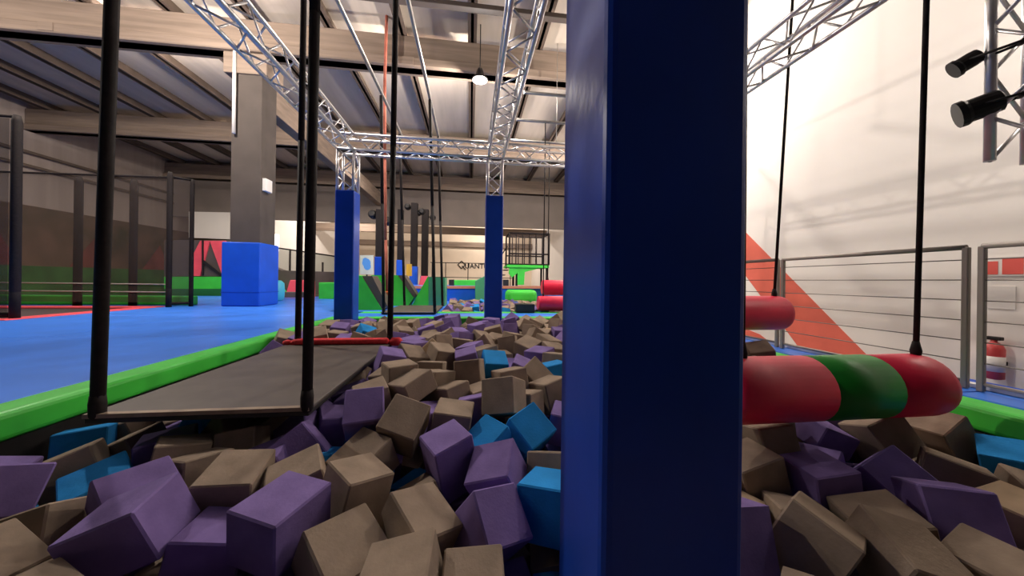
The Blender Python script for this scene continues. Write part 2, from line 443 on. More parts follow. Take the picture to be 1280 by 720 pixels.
# red strap by the far board
t = thing('red_strap', (-1.78, 8.25, 0.35), 'thin red strap hanging from the roof behind the pit', 'strap')
ps = [Vector((on_y(481, 200, 8.2).x, 8.2, 7.0)), on_y(481, 100, 8.2), on_y(481, 200, 8.2), on_y(482, 300, 8.2), on_y(484, 366, 8.2)]
bm = bmesh.new()
for a, b in zip(ps, ps[1:]): bm_tube(bm, a, b, 0.035, 8)
ob('webbing', bm, mat('faded_red_strap', (0.42, 0.13, 0.09), 0.8, 0.2, noise=0.25, nscale=6), t)
c = ps[-1]
bm = bmesh.new(); bm_box(bm, (c.x - .09, c.y - .06, c.z - .2), (c.x + .07, c.y + .06, c.z + .04), 0.02); ob('handle', bm, M_ORANGE, t)

# ------------------------------------------------------------------ padded rollers
def roller(x0, x1, y, z, r, ropes, lab, plain=False):
    t = thing('padded_roller', ((x0 + x1) / 2, y, z - r), lab, 'padded roller', 'padded rollers hung over the foam')
    a, b = x1 - 0.72, x1 - 0.345
    def seg(nm, u, v, m, e0, e1):
        bm = bmesh.new()
        prof = ([(r * .86, u), (r * .97, u + .012), (r, u + .04)] if e0 else [(r, u)]) + ([(r, v - .04), (r * .97, v - .012), (r * .86, v)] if e1 else [(r, v)])
        bm_lathe(bm, prof, 32, 'X', (0, y, z)); ob(nm, bm, m, t)
    if plain:
        seg('red_sleeve', x0, x1, M_RED, True, True)
    else:
        seg('red_sleeve', x0, a, M_RED, True, False); seg('green_band', a, b, M_ROLLG, False, False); seg('red_sleeve', b, x1, M_RED, False, True)
    for xr, xt, zt in ropes:
        bm = bmesh.new(); bm_tube(bm, (xr, y, z + r - .01), (xt, y, zt), 0.0125, 8); rp_ = ob('rope', bm, M_SLEEVE, t)
        bm = bmesh.new(); bm_lathe(bm, [(.02, -.01), (.024, .02), (.014, .07)], 10, 'Z', (xr, y, z + r)); ob('loop', bm, M_SLEEVE, rp_)
roller(1.24, 2.46, 1.5, 0.145, 0.163, ((2.42, 2.50, ZP - .03), (1.37, 1.35, ZP)), 'red and green striped padded roller hanging nearest beside the blue column')
roller(1.80, 3.02, 2.86, 0.40, 0.165, ((2.95, 3.15, ZP), (1.95, 1.9, ZP)), 'red padded roller half hidden behind the blue column near the railing', True)
roller(1.48, 2.75, 7.1, 0.19, 0.165, ((1.6, 1.6, ZP - .03), (2.6, 2.6, ZP - .03)), 'lower red padded roller hanging above the far blue strip', True)
roller(1.80, 3.0, 8.15, 0.52, 0.19, ((1.95, 1.95, ZP - .03), (2.85, 2.85, ZP - .03)), 'higher far red padded roller above the second foam pit', True)

# ------------------------------------------------------------------ wire railing at the right
def rail_panel(y0, y1, x, lab, h0=0.945):
    t = thing('wire_railing', (x, (y0 + y1) / 2, 0), lab, 'railing', 'wire railings along the pit')
    for y in (y0, y1):
        box('post', (x - .016, y - .016, 0.002), (x + .016, y + .016, h0), M_RAIL, t, 0.006)
    tube('top_rail', (x, y0, h0), (x, y1, h0), 0.018, M_RAIL, t, 10)
    tube('bottom_rail', (x, y0, 0.05), (x, y1, 0.05), 0.012, M_RAIL, t, 8)
    for i in range(6):
        z = 0.86 - i * 0.135
        tube('wire', (x, y0, z), (x, y1, z), 0.004, M_WIRE, t, 6)
rail_panel(1.80, 3.10, 3.3, 'wire railing panel between the two far steel posts by the stripe')
rail_panel(0.20, 1.73, 3.3, 'wire railing panel nearest the viewer at the right edge')
rail_panel(3.16, 6.1, 3.3, 'wire railing panel running on behind the blue column')
tag(box('kerb', (3.36, YB, 0.002), (3.42, 9.9, 0.03), M_WHITE, None, 0.004), 'thin white kerb strip along the railing foot', 'kerb')

# extinguisher and sign on the white wall
pe = on_x(1251, 455, XR)
t = thing('fire_extinguisher', (XR - .1, pe.y, -0.36), 'red fire extinguisher hung on the white wall behind the railing', 'fire extinguisher')
bm = bmesh.new(); bm_lathe(bm, [(.05, -.36), (.075, -.35), (.078, -.02), (.06, .03), (.025, .06), (.025, .09)], 20, 'Z', (XR - .1, pe.y, 0)); bd = ob('body', bm, M_EXT, t)
bm = bmesh.new(); bm_lathe(bm, [(.079, -.27), (.079, -.1)], 20, 'Z', (XR - .1, pe.y, 0)); ob('paper_label', bm, M_WHITE, bd)
box('valve', (XR - .13, pe.y - .06, .08), (XR - .07, pe.y + .06, .12), M_BLACK, t, .008)
box('bracket', (XR - .03, pe.y - .05, -.2), (XR, pe.y + .05, -.16), M_BLACK, t)
ps_ = on_x(1254, 333, XR)
t = thing('safety_sign', (XR - .01, ps_.y, ps_.z), 'small white and red extinguisher sign on the white wall', 'sign')
box('plate', (XR - .012, ps_.y - .16, ps_.z - .11), (XR, ps_.y + .16, ps_.z + .11), M_WHITE, t)
box('red_square', (XR - .016, ps_.y - .145, ps_.z - .09), (XR - .011, ps_.y + .0, ps_.z + .09), M_SIGNR, t)
box('red_square', (XR - .016, ps_.y + .03, ps_.z - .09), (XR - .011, ps_.y + .145, ps_.z + .06), M_SIGNR, t)
pn = on_x(1252, 372, XR)
tag(box('wall_notice', (XR - .008, pn.y - .1, pn.z - .13), (XR, pn.y + .1, pn.z + .13), M_WHITE), 'small pale paper notice on the white wall below the red sign', 'notice')
pb = on_x(1250, 480, XR)
tag(box('storage_bin', (XR - .5, pb.y - .3, ZF), (XR - .12, pb.y + .2, pb.z + .02), M_BLUE, None, .03), 'blue bin standing under the fire extinguisher', 'bin')

# ------------------------------------------------------------------ trampoline court with net cage at the left
HN = 2.95
YN = 8.42
posts = [(-6.88, 5.91, 3.1, .055), (-6.59, 8.12, 2.98, .05), (-6.33, 8.36, 2.9, .04), (-7.6, YN + .05, 2.88, .07), (-8.63, YN, 2.86, .07), (-10.3, YN, 2.86, .07), (-12.2, YN, 2.86, .07)]
t = thing('net_cage', (-9, 8.2, 0), 'black net cage with padded posts around the trampoline court', 'net cage')
for x, y, h, r in posts:
    bm = bmesh.new(); bm_lathe(bm, [(r, 0.003), (r, .4), (r * .94, .41), (r, .42), (r, h - .1), (r * .7, h)], 12, 'Z', (x, y, 0)); ob('post', bm, M_SLEEVE, t)
for a, b, z in (((-6.59, 8.12), (-12.2, YN), 2.86), ((-6.59, 8.12), (-6.33, 8.36), 2.88), ((-6.93, 5.91), (-12.2, 5.91), 3.08)):
    tube('top_rail', (*a, z), (*b, z), 0.022, M_SLEEVE, t, 8)
for z in (0.5, 0.33):
    tube('lower_rail', (-6.59, 8.14, z), (-12.2, YN + .02, z), 0.014, M_RAIL, t, 8)
tube('lower_rail', (-6.59, 8.12, .08), (-6.33, 8.36, .08), 0.03, M_SLEEVE, t, 8)
tube('lower_rail', (-6.93, 5.91, .06), (-12.2, 5.91, .06), 0.04, M_SLEEVE, t, 8)
def net(pts, parent, m=M_NET):
    bm = bmesh.new(); bm.faces.new([bm.verts.new(p) for p in pts]); ob('net', bm, m, parent)
net([(-6.6, 8.15, .1), (-12.2, YN, .1), (-12.2, YN, 2.86), (-6.6, 8.15, 2.86)], t)
net([(-6.59, 8.12, .1), (-6.33, 8.36, .1), (-6.33, 8.36, 2.88), (-6.59, 8.12, 2.88)], t)
net([(-6.98, 5.91, .1), (-12.2, 5.91, .1), (-12.2, 5.91, 3.05), (-6.98, 5.91, 3.05)], t)
# court floor: trampoline beds with red pads
t = thing('trampoline', (-8.3, 7.0, ZF), 'trampoline court with red padded frame inside the net cage', 'trampoline')
box('bed', (-14.9, 5.75, -0.05), (-6.8, 8.3, -0.03), M_BED, t)
box('frame', (-14.9, 5.75, ZF), (-6.8, 8.3, -0.055), M_BLACK, t)
box('pad', (-7.06, 5.72, -0.03), (-6.78, 8.3, 0.012), M_REDPAD, t, 0.012)
box('pad', (-14.9, 8.02, -0.03), (-7.08, 8.3, 0.012), M_REDPAD, t, 0.012)
box('pad', (-14.9, 5.72, -0.03), (-7.08, 5.95, 0.012), M_REDPAD, t, 0.012)
box('pad', (-10.1, 5.97, -0.03), (-9.8, 8.0, 0.012), M_REDPAD, t, 0.012)
tag(box('edge_pad', (-14.9, 8.62, 0.003), (-6.5, 8.8, 0.22), M_GREEN, None, 0.03, 3), 'low green pad running behind the net cage', 'pad')

# ------------------------------------------------------------------ far left: padded walls, fence, white panels
def prism(name, pix, Y, th, m, parent=None, bevel=0.0):
    bm = bmesh.new(); bm_prism(bm, [on_y(x, y, Y) for x, y in pix], (0, th, 0), bevel); return ob(name, bm, m, parent)
def zb(o):   # not used for placing, only to keep a thing's base on the deck
    return min(v.co.z for v in o.data.vertices)
t = thing('padded_wall', (-9.5, 13.2, 0), 'red and grey padded wall with green base left of the concrete column', 'padded wall')
Yw = 13.2
prism('green_base', [(205, 346), (340, 346), (340, 372.5), (205, 372.5)], Yw, .2, M_GREEN, t)
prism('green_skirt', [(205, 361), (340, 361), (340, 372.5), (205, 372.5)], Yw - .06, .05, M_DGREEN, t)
prism('grey_panel', [(205, 300), (285, 300), (285, 345.5), (205, 345.5)], Yw + .05, .15, M_GREY, t)
prism('red_panel', [(238, 345), (238, 325), (250, 301), (262, 301), (250, 345)], Yw, .05, M_REDPAD, t)
prism('red_panel', [(262, 301), (282, 301), (282, 345), (278, 345)], Yw, .05, M_REDPAD, t)
prism('dark_trim', [(252, 300), (254, 300), (254, 344), (252, 344)], Yw - .03, .03, M_BLACK, t)
prism('dark_trim', [(252, 328), (254, 325), (277, 343), (275, 345)], Yw - .03, .03, M_BLACK, t)
tag(prism('wall_panel', [(236, 264.5), (287, 265.5), (287, 299), (236, 297)], 19.8, .1, M_WALLW), 'blank white wall panel hanging left of the concrete column', 'panel')
# white side wall beyond the bulkhead with a bright window
ws = struct('wall_side_far', (-11.7, 20.3, ZF), (-11.5, YF, 5.3), M_WALLW)
w1 = tag(prism('window_1', [(334, 291), (348, 293), (348, 314), (334, 312)], 20.2, .08, M_WINDOW), kind='structure')
# dark green net fence with posts
t = thing('net_fence', (-8.5, 15, 0), 'dark green net fence with thin posts beyond the concrete column', 'fence')
Yn = 15.0
for x in (338, 341, 362, 385, 403, 425):
    p = on_y(x, 360, Yn); tube('post', (p.x, Yn, 0), (p.x, Yn, 2.15 - .012 * (x - 338)), 0.04, M_SLEEVE, t, 8)
a, b = on_y(334, 308, Yn), on_y(430, 322, Yn)
tube('top_rail', a, b, .03, M_SLEEVE, t, 8)
net([(a.x, Yn + .02, .05), (b.x, Yn + .02, .05), (b.x, Yn + .02, b.z), (a.x, Yn + .02, a.z)], t, M_NETG)
t = thing('slide_ramp', (-7.5, 13.6, 0), 'grey padded ramp with a green edge behind the concrete column', 'ramp')
prism('ramp', [(330, 330), (352, 338), (420, 340), (420, 368), (330, 368)], 13.8, .4, M_GREY, t)
prism('green_edge', [(332, 341), (337, 341), (357, 366), (348, 366)], 13.6, .15, M_GREEN, t)
tag(prism('padded_block', [(355, 374), (362, 350), (386, 350), (386, 374)], 12.2, .5, M_REDPAD, None, .03), 'red padded block beyond the blue deck behind the ropes', 'padded block')
tag(prism('padded_block', [(398, 353), (425, 353), (425, 374.5), (398, 374.5)], 11.6, .4, M_GREEN, None, .03), 'green padded block left of the far corner blue column', 'padded block')
tag(prism('bench', [(346, 365), (382, 365), (382, 372), (346, 372)], 11.4, .3, M_GREY, None, .02), 'low grey padded bench beyond the blue deck', 'bench')
bm = bmesh.new(); pc = on_y(343, 368, 10.4)
bm_lathe(bm, [(.18, .003), (.24, .05), (.26, .3), (.24, .52), (.16, .6)], 20, 'Z', (pc.x, 10.4, 0))
tag(ob('barrel_cushion', bm, M_CYAN), 'round cyan cushion just behind the padded concrete column', 'cushion')

# ------------------------------------------------------------------ centre far: green wedges, blue wall, second pit
t = thing('padded_wedge', (-2.2, 7.5, 0), 'green padded wedge with a grey diagonal band beside the far column', 'padded wedge', 'green padded wedges')
prism('green_side', [(436, 343), (452, 345), (478, 388), (436, 388)], 7.5, .5, M_GREEN, t)
prism('grey_band', [(452.3, 345), (465, 345), (484, 382), (478.3, 387.5)], 7.52, .45, M_GREY, t)
t = thing('padded_wedge', (-1.6, 8.6, 0), 'green padded wedge with grey band behind the far hanging board', 'padded wedge', 'green padded wedges')
prism('green_side', [(464, 344), (497, 344), (517, 372), (510, 383), (470, 383)], 8.7, .5, M_GREEN, t)
prism('grey_band', [(497.3, 344), (505, 344), (521, 369), (517.3, 372)], 8.68, .45, M_GREY, t)
t = thing('padded_wedge', (-1.0, 8.6, 0), 'green sloped wedge block left of the second foam pit', 'padded wedge', 'green padded wedges')
prism('green_side', [(514, 383), (534.5, 346), (535.5, 346), (535.5, 383)], 8.6, .8, M_GREEN, t)
prism('teal_block', [(535.7, 346), (556, 347), (556, 383), (535.7, 383)], 8.6, .8, M_TEAL, t)
struct('floor_deck_mid', (-2.9, 7.14, ZF), (-0.62, 10.75, 0.0), M_DECK)
# second pit
struct('wall_pit_second', (-0.62, 10.55, ZF), (3.0, 10.74, 0.0), M_GREEN)
t = thing('padded_wall', (0, 10.8, 0), 'low blue padded wall with salmon rim behind the second foam pit', 'padded wall')
prism('pad', [(500, 361), (648, 361), (648, 377), (500, 377)], 10.76, .2, M_BLUE, t)
prism('rim', [(496, 357.5), (690, 357.5), (690, 360.7), (496, 360.7)], 10.74, .26, M_RIM, t)
tag(prism('padded_block', [(594, 351), (606, 345), (606, 379), (594, 379)], 10.4, .25, M_TEAL, None, .02), 'teal green padded post partly hidden by the far blue column', 'padded block')
tag(prism('padded_block', [(566, 350), (602, 350), (602, 357.6), (566, 357.6)], 13.2, .4, M_GREEN, None, .02), 'long low green pad in front of the far cream wall', 'padded block')
tag(prism('padded_block', [(523, 357.6), (526, 345), (534, 345), (534, 357.6)], 13.0, .3, M_REDPAD, None, .02), 'small pinkish red padded block beyond the green wedges', 'padded block')
tag(prism('equipment_case', [(561, 349.5), (567.5, 349.5), (567.5, 358), (561, 358)], 12.7, .2, M_BLACK, None, .01), 'small black case on the far salmon rimmed deck', 'case')
tag(prism('equipment_case', [(629, 349.5), (636, 349.5), (636, 357.6), (629, 357.6)], 13.1, .2, M_BLACK, None, .01), 'small black case just right of the far blue column', 'case')
# green cushion and black box on the strip
bm = bmesh.new(); a, b = on_y(632, 362, 10.2), on_y(670, 379, 10.2)
bm_box(bm, (a.x, 9.95, b.z), (b.x, 10.5, a.z), 0.14, 4); tag(ob('green_cushion', bm, M_GREEN), 'fat green padded cushion at the right of the second foam pit', 'cushion')
a, b = on_y(645, 380, 6.9), on_y(668, 392, 6.9)
t = thing('speaker_box', ((a.x + b.x) / 2, 7.0, 0), 'black speaker box standing on the strip beside the red rollers', 'speaker')
box('cabinet', (a.x, 6.86, 0.005), (b.x, 7.12, a.z), M_BLACK, t, .012)
box('grille', (a.x + .02, 6.852, 0.02), (b.x - .02, 6.862, a.z - .02), mat('speaker_grille', (.02, .03, .025), .8), t)

# poster, dark columns, spot heads
t = thing('wall_poster', (-3.6, 12, .86), 'bright blue and white poster board left of the black column', 'poster')
prism('sheet', [(450, 319), (466.5, 319), (466.5, 343), (450, 343)], 12.0, .03, mat('poster_sheet', (.70, .74, .62), .6), t)
c = on_y(458, 330, 11.99)
bm = bmesh.new()
for (dx, dz, r) in ((0, .04, .14), (.03, -.08, .12), (-.04, .12, .09)):
    ring = [bm.verts.new((c.x + dx + r * math.cos(i * PI / 8), 11.992 - r * .01, c.z + dz + r * 1.1 * math.sin(i * PI / 8))) for i in range(16)]
    bm.faces.new(ring)
ob('print', bm, mat('poster_print', (.10, .38, .85), .6), t)
tube('stand', (c.x, 12.05, 0), (c.x, 12.05, .9), .03, M_BLACK, t, 8)
def dark_column(pxl, pxr, Y, ytop, ypad, lab, heads=True):
    a, b = on_y(pxl, 340, Y), on_y(pxr, 340, Y); wdt = b.x - a.x; cx = (a.x + b.x) / 2
    zt, zp = on_y(pxl, ytop, Y).z, on_y(pxl, ypad, Y).z
    t = thing('dark_column', (cx, Y, 0), lab, 'column', 'dark far columns')
    box('shaft', (cx - wdt * .42, Y - wdt * .42, zp), (cx + wdt * .42, Y + wdt * .42, zt), M_SLEEVE, t, .01)
    box('pad', (cx - wdt / 2, Y - wdt / 2, 0.003), (cx + wdt / 2, Y + wdt / 2, zp), M_COLPAD if Y < 13 else M_BLUE, t, .02)
    if heads:
        for s, dz in ((-1, -.15), (1, -.35)):
            bm = bmesh.new(); x = cx + s * wdt * .95
            bm_lathe(bm, [(.08, -.12), (.14, 0), (.15, .16), (.06, .26)], 12, 'Y', (x, Y, zt + dz)); hd = ob('spot_head', bm, M_BLACK, t)
            tube('arm', (cx, Y, zt + dz), (x, Y, zt + dz), .03, M_BLACK, t, 6)
    return t
dark_column(469, 479, 11.2, 262, 321, 'black column with dark blue padded foot behind the red strap')
dark_column(496, 504, 13.6, 262, 325, 'slim black column with bright blue foot behind the ropes', False)
dark_column(512.5, 522, 15.5, 254, 333, 'left of two far slim columns with lamp heads', True)
dark_column(526, 535.5, 16.5, 262, 345, 'right of two far slim columns with lamp heads', True)
tag(prism('wall_box', [(508, 330), (514, 330), (514, 345), (508, 345)], 14.5, .2, M_YEL), 'small yellow board between the far slim columns', 'board')

# tower cage with green platform
t = thing('play_tower', (2.6, 14, 0), 'black barred tower cage on a green platform near the far wall', 'tower')
a, b = on_y(637, 291, 14), on_y(686, 331, 14)
x0, x1, zt, zp = a.x, b.x, a.z, b.z
for x in np.linspace(x0, x1, 7):
    for y in (14.0, 15.3): tube('bar', (x, y, zp), (x, y, zt), 0.022 if 0 < (x - x0) < x1 - x0 - .01 else .04, M_SLEEVE, t, 6)
for y in (14.0, 15.3):
    for z in (zt, zp + .45, zp): tube('rail', (x0, y, z), (x1, y, z), .035, M_SLEEVE, t, 6)
for x in (x0, x1):
    for z in (zt, zp): tube('rail', (x, 14, z), (x, 15.3, z), .035, M_SLEEVE, t, 6)
net([(x0, 14.02, zp), (x1, 14.02, zp), (x1, 14.02, zt), (x0, 14.02, zt)], t)
box('platform', (x0 - .1, 13.95, zp - .14), (x1, 15.4, zp - .03), M_GREEN, t)
prism('green_skirt', [(637, 331), (672, 331), (672, 336), (656, 340), (655, 356), (647, 356), (647, 341), (640, 347), (636, 342)], 14.02, .08, M_GREEN, t)
for x in (x0 + .35, x1 - .05):
    for y in (14.15, 15.3): tube('leg', (x, y, 0), (x, y, zp - .1), .05, M_SLEEVE, t, 8)
for i in range(5):
    box('step', (x0 - .75 + .14 * i, 14.3, .25 + .22 * i), (x0 - .55 + .14 * i, 14.9, .29 + .22 * i), M_BLACK, t)
tube('stair_rail', (x0 - .7, 14.3, 1.2), (x0 - .05, 14.3, 2.2), .03, M_SLEEVE, t, 6)
for i in range(3): tube('stair_post', (x0 - .7 + .3 * i, 14.3, .3 + .45 * i), (x0 - .7 + .3 * i, 14.3, 1.2 + .46 * i), .025, M_SLEEVE, t, 6)

# far railing, brown beams and the lettering on the cream wall
t = thing('far_railing', (-.5, 24, 0), 'thin black railing in front of the far cream wall', 'railing')
a, b = on_y(538, 328, 24), on_y(640, 329, 24)
for z in (a.z, a.z - 1.05): tube('rail', (a.x, 24, z), (b.x, 24, z), .03, M_SLEEVE, t, 6)
for px in (540, 557, 585, 612, 638):
    p = on_y(px, 340, 24); tube('post', (p.x, 24, 0), (p.x, 24, a.z), .03, M_SLEEVE, t, 6)
struct('floor_deck_back', (-11.4, 16.2, ZF), (5.8, 31.9, 0), M_FLOOR)
tag(box('trim_5', (-11.4, 25.6, 4.22), (5.95, 25.95, 4.75), M_BEAM), kind='structure')
tag(box('trim_6', (-11.4, 31.6, 3.85), (5.95, 31.95, 4.3), M_BEAM), kind='structure')
fc = bpy.data.curves.new('lettering', 'FONT'); fc.body = 'UANTUM'; fc.size = 0.66; fc.extrude = 0.01; fc.space_character = 1.0; fc.offset = 0.012
tmp = bpy.data.objects.new('tmp', fc); COL.objects.link(tmp)
bpy.context.view_layer.update()
me = bpy.data.meshes.new_from_object(tmp.evaluated_get(bpy.context.evaluated_depsgraph_get()))
bpy.data.objects.remove(tmp)
me.materials.clear()
a = on_y(581, 336, 31.97); c = on_y(577, 331, 31.97)
t = thing('wall_lettering', (c.x, 31.97, c.z), 'black word QUANTUM lettered on the far cream wall', 'lettering')
me.transform(Matrix.Translation((a.x, 31.98, a.z + .05)) @ Matrix.Rotation(PI / 2, 4, 'X'))
put('letters', me, M_BLACK, t)
bm = bmesh.new()
r = .36; q = [Vector((c.x + r * math.cos(i * PI / 2), 31.97, c.z + r * math.sin(i * PI / 2))) for i in range(4)]
for i in range(4): bm_tube(bm, q[i], q[(i + 1) % 4], .05, 6)
bm_tube(bm, (c.x + .05, 31.97, c.z - .1), (c.x + .4, 31.97, c.z - .5), .05, 6)
ob('diamond_q', bm, M_BLACK, t)

# ------------------------------------------------------------------ lamps
def highbay(x, y, z, lab, power, down=False):
    t = thing('high_bay_lamp', (x, y, z), lab, 'lamp', 'round high bay lamps')
    bm = bmesh.new(); bm_lathe(bm, [(.06, .28), (.09, .2), (.11, .1), (.2, .03), (.2, 0.0), (.17, 0.0), (.165, .02)], 24, 'Z', (x, y, z)); ob('housing', bm, M_BLACK, t)
    bm = bmesh.new(); bm_lathe(bm, [(.16, .004), (.16, .018)], 24, 'Z', (x, y, z)); ob('diffuser', bm, M_LAMPG, t)
    tube('hanger', (x, y, z + .27), (x, y, 7.0), .012, M_BLACK, t, 6)
    ld = bpy.data.lights.new('lamp_light', 'SPOT' if down else 'POINT'); ld.energy = power; ld.color = LAMP_COL; ld.shadow_soft_size = 0.07
    if down: ld.spot_size = math.radians(165); ld.spot_blend = 0.6
    lo = bpy.data.objects.new('lamp_light', ld); COL.objects.link(lo)
    lo.parent = t; lo.location = (0, 0, -0.13)
highbay(0.17, 8.15, 5.62, 'round high bay lamp hanging beside the middle overhead truss', LAMP_W * 1.5)
highbay(4.3, 7.2, 5.6, 'high bay lamp above the aisle by the white wall', LAMP_W * 1.8)
highbay(4.9, 1.5, 3.7, 'added low hung lamp out of view, brightening the white wall', LAMP_W * 0.32)  # added lamp out of view, brightens the near part of the white wall
highbay(4.3, 12.2, 5.6, 'high bay lamp above the aisle by the white wall farther on', LAMP_W * 1.4)
highbay(-5.6, 5.7, 5.75, 'high bay lamp above the blue deck', LAMP_W * 2.7)
highbay(-11.0, 5.6, 5.75, 'high bay lamp above the trampoline court', LAMP_W * 1.3)
highbay(-1.2, 8.98, 6.45, 'added fill lamp hidden behind the first roof beam', LAMP_W * 1.4)  # added out of sight to brighten the far strip and wedges
highbay(-7.6, 8.98, 6.45, 'added fill lamp hidden behind the first roof beam on the left', LAMP_W * 1.2)  # unseen extra lamp, lights the left roof past the beam
highbay(-3.0, 14.7, 6.45, 'added unseen fill lamp between the far roof beams in the middle', LAMP_W * 1.8, True)  # unseen lamp added to light the bulkhead and far middle
highbay(-10.5, 14.7, 6.45, 'added unseen fill lamp between the far roof beams on the left', LAMP_W * 1.8, True)  # unseen lamp added so the white wall panel gets light
highbay(-8.0, 23.5, 5.4, 'high bay lamp in the far room on the left', LAMP_W * 2.4)
highbay(1.5, 28.5, 5.4, 'high bay lamp in the far room before the cream wall', LAMP_W * 2.2)

# ------------------------------------------------------------------ foam
DIMS = [(0.205, 0.205, 0.205), (0.185, 0.185, 0.185), (0.225, 0.205, 0.185), (0.195, 0.195, 0.27), (0.22, 0.22, 0.14)]
def foam_mesh(di, colr):
    a = [v / 2 for v in DIMS[di]]
    bm = bmesh.new(); bm_box(bm, (-a[0], -a[1], -a[2]), a, 0.006, 1)
    bmesh.ops.recalc_face_normals(bm, faces=bm.faces[:])
    me = bpy.data.meshes.new('foam_block'); bm.to_mesh(me); bm.free(); me.materials.append(M_FOAM[colr]); return me
FM = {(d, c): foam_mesh(d, c) for d in range(len(DIMS)) for c in M_FOAM}

def surf(x, y):      # height of the block centres
    low = 0.10 * max(0, min(1, (-1.35 - x) / .4)) * max(0, min(1, (3.9 - y) / .6))
    k = max(0.0, min(1.0, (y - 0.9) / 2.0)); k = k * k * (3 - 2 * k)
    return -0.30 + 0.21 * k - low * k + 0.03 * math.sin(1.3 * x + .5) * math.cos(1.1 * y)
CT = {'T': 'tan', 'P': 'purple', 'B': 'blue', 'C': 'cream'}
# blocks one can pick out in the photograph: pixel, colour, mesh size, (tilt, tilt, turn) in degrees
SEED = '''412 413 T|437 412 P|462 406 P|464 415 B|483 413 T|500 415 T|514 412 T|530 408 P|546 412 T|539 428 B|507 433 P|522 440 P
543 437 C|476 450 B|487 460 P|510 452 T|533 448 T|452 484 T|503 472 T|532 470 T|553 452 T|563 408 P|573 420 P|553 424 T
590 415 T|602 413 P|614 421 T|636 408 P|643 425 T|655 411 T|668 407 T|675 423 C|692 410 C|694 424 P|561 433 P|576 436 T
590 443 P|612 437 T|640 436 T|655 460 P|672 450 P|687 445 T|580 470 T|597 483 T|624 484 T|652 480 T|682 470 T|697 462 B
436 505 P|412 520 P|458 530 P|385 540 P|412 556 B|446 482 T|478 508 T|516 500 T|494 552 T|450 575 T|545 490 T|570 492 T
677 496 C|553 520 P|588 518 P|622 520 P|654 513 T|556 560 P|569 538 T|596 553 B|640 552 T|668 522 B|681 545 P|594 582 P|673 597 B
332 592 P|312 655 P|405 655 T|440 612 T|455 682 T|510 612 T|532 650 T|495 700 T|680 635 T|675 695 T|390 610 T
70 655 T|135 548 B|205 545 P|258 530 B|135 590 B|190 578 T|192 627 P|30 615 P|75 572 T|100 538 T|12 585 P|290 548 T|262 576 T|235 655 T|310 575 T
1020 553 P|1052 530 P|962 540 T|1100 552 T|1158 545 T|1228 535 T|1245 572 B|1035 612 P|1112 605 P|1188 660 P|1155 585 T|1240 640 C|985 668 T|1110 700 T|1205 712 T|952 600 T'''
KEY = {  # (pixel): colour, dims, euler, label
    (617, 459): ('blue', 0, (24, 6, 8), 'bright blue foam cube among tan cubes in the middle of the pit'),
    (604, 640): ('purple', 3, (38, 10, 28), 'large purple foam block tilted up in front of the near blue column'),
}
blocks = []     # dict: c, q, d, col, w(eight), label
def rq(flat=False):
    if flat: e = Euler([math.radians(rnd.uniform(-14, 14)), math.radians(rnd.uniform(-14, 14)), rnd.uniform(0, PI)])
    else:
        k = 24 if rnd.random() < .65 else 45
        e = Euler([math.radians(rnd.uniform(-k, k)), math.radians(rnd.uniform(-k, k)), rnd.uniform(0, PI)])
    return e.to_quaternion()
def ground(px, py):
    z = -0.2
    for _ in range(10):
        p = on_z(px, py, z); z = z * .5 + .5 * (surf(p.x, p.y) + .03)
    return p
for (px, py), (c, d, e, lab) in KEY.items():
    blocks.append(dict(c=ground(px, py), q=Euler([math.radians(v) for v in e]).to_quaternion(), d=d, col=c, w=0.1, label=lab))
for row in SEED.split('\n'):
    for s in row.split('|'):
        a = s.split(); px, py = float(a[0]), float(a[1])
        p = ground(px, py)
        if any((p - b['c']).length < 0.12 for b in blocks): continue
        blocks.append(dict(c=p, q=rq(rnd.random() < .3), d=rnd.choice((0, 0, 1, 2, 3, 4)), col=CT[a[2]], w=0.35, label=None))
X0, X1, Y0, Y1 = -2.09, 2.71, 0.22, 5.79
def blocked(p, m=.31):   # standing columns
    return any(abs(p.x - cx) < m and abs(p.y - cy) < m for cx, cy in ((0.44, 0.81), (0.40, YC), (-2.05, YC)))
tries = 0
while tries < 9000:
    tries += 1
    x, y = rnd.uniform(X0, X1), rnd.uniform(Y0, Y1)
    p = Vector((x, y, surf(x, y) + rnd.uniform(-.05, .03)))
    if blocked(p): continue
    if y < 0.6 - .126 * x: continue      # behind the lower frame edge
    if any((p - b['c']).length_squared < 0.188 ** 2 for b in blocks): continue
    r = rnd.random()
    blocks.append(dict(c=p, q=rq(), d=rnd.choice((0, 0, 1, 2, 3, 4)), col='tan' if r < .60 else 'purple' if r < .88 else 'blue' if r < .95 else 'cream', w=1.0, label=None))

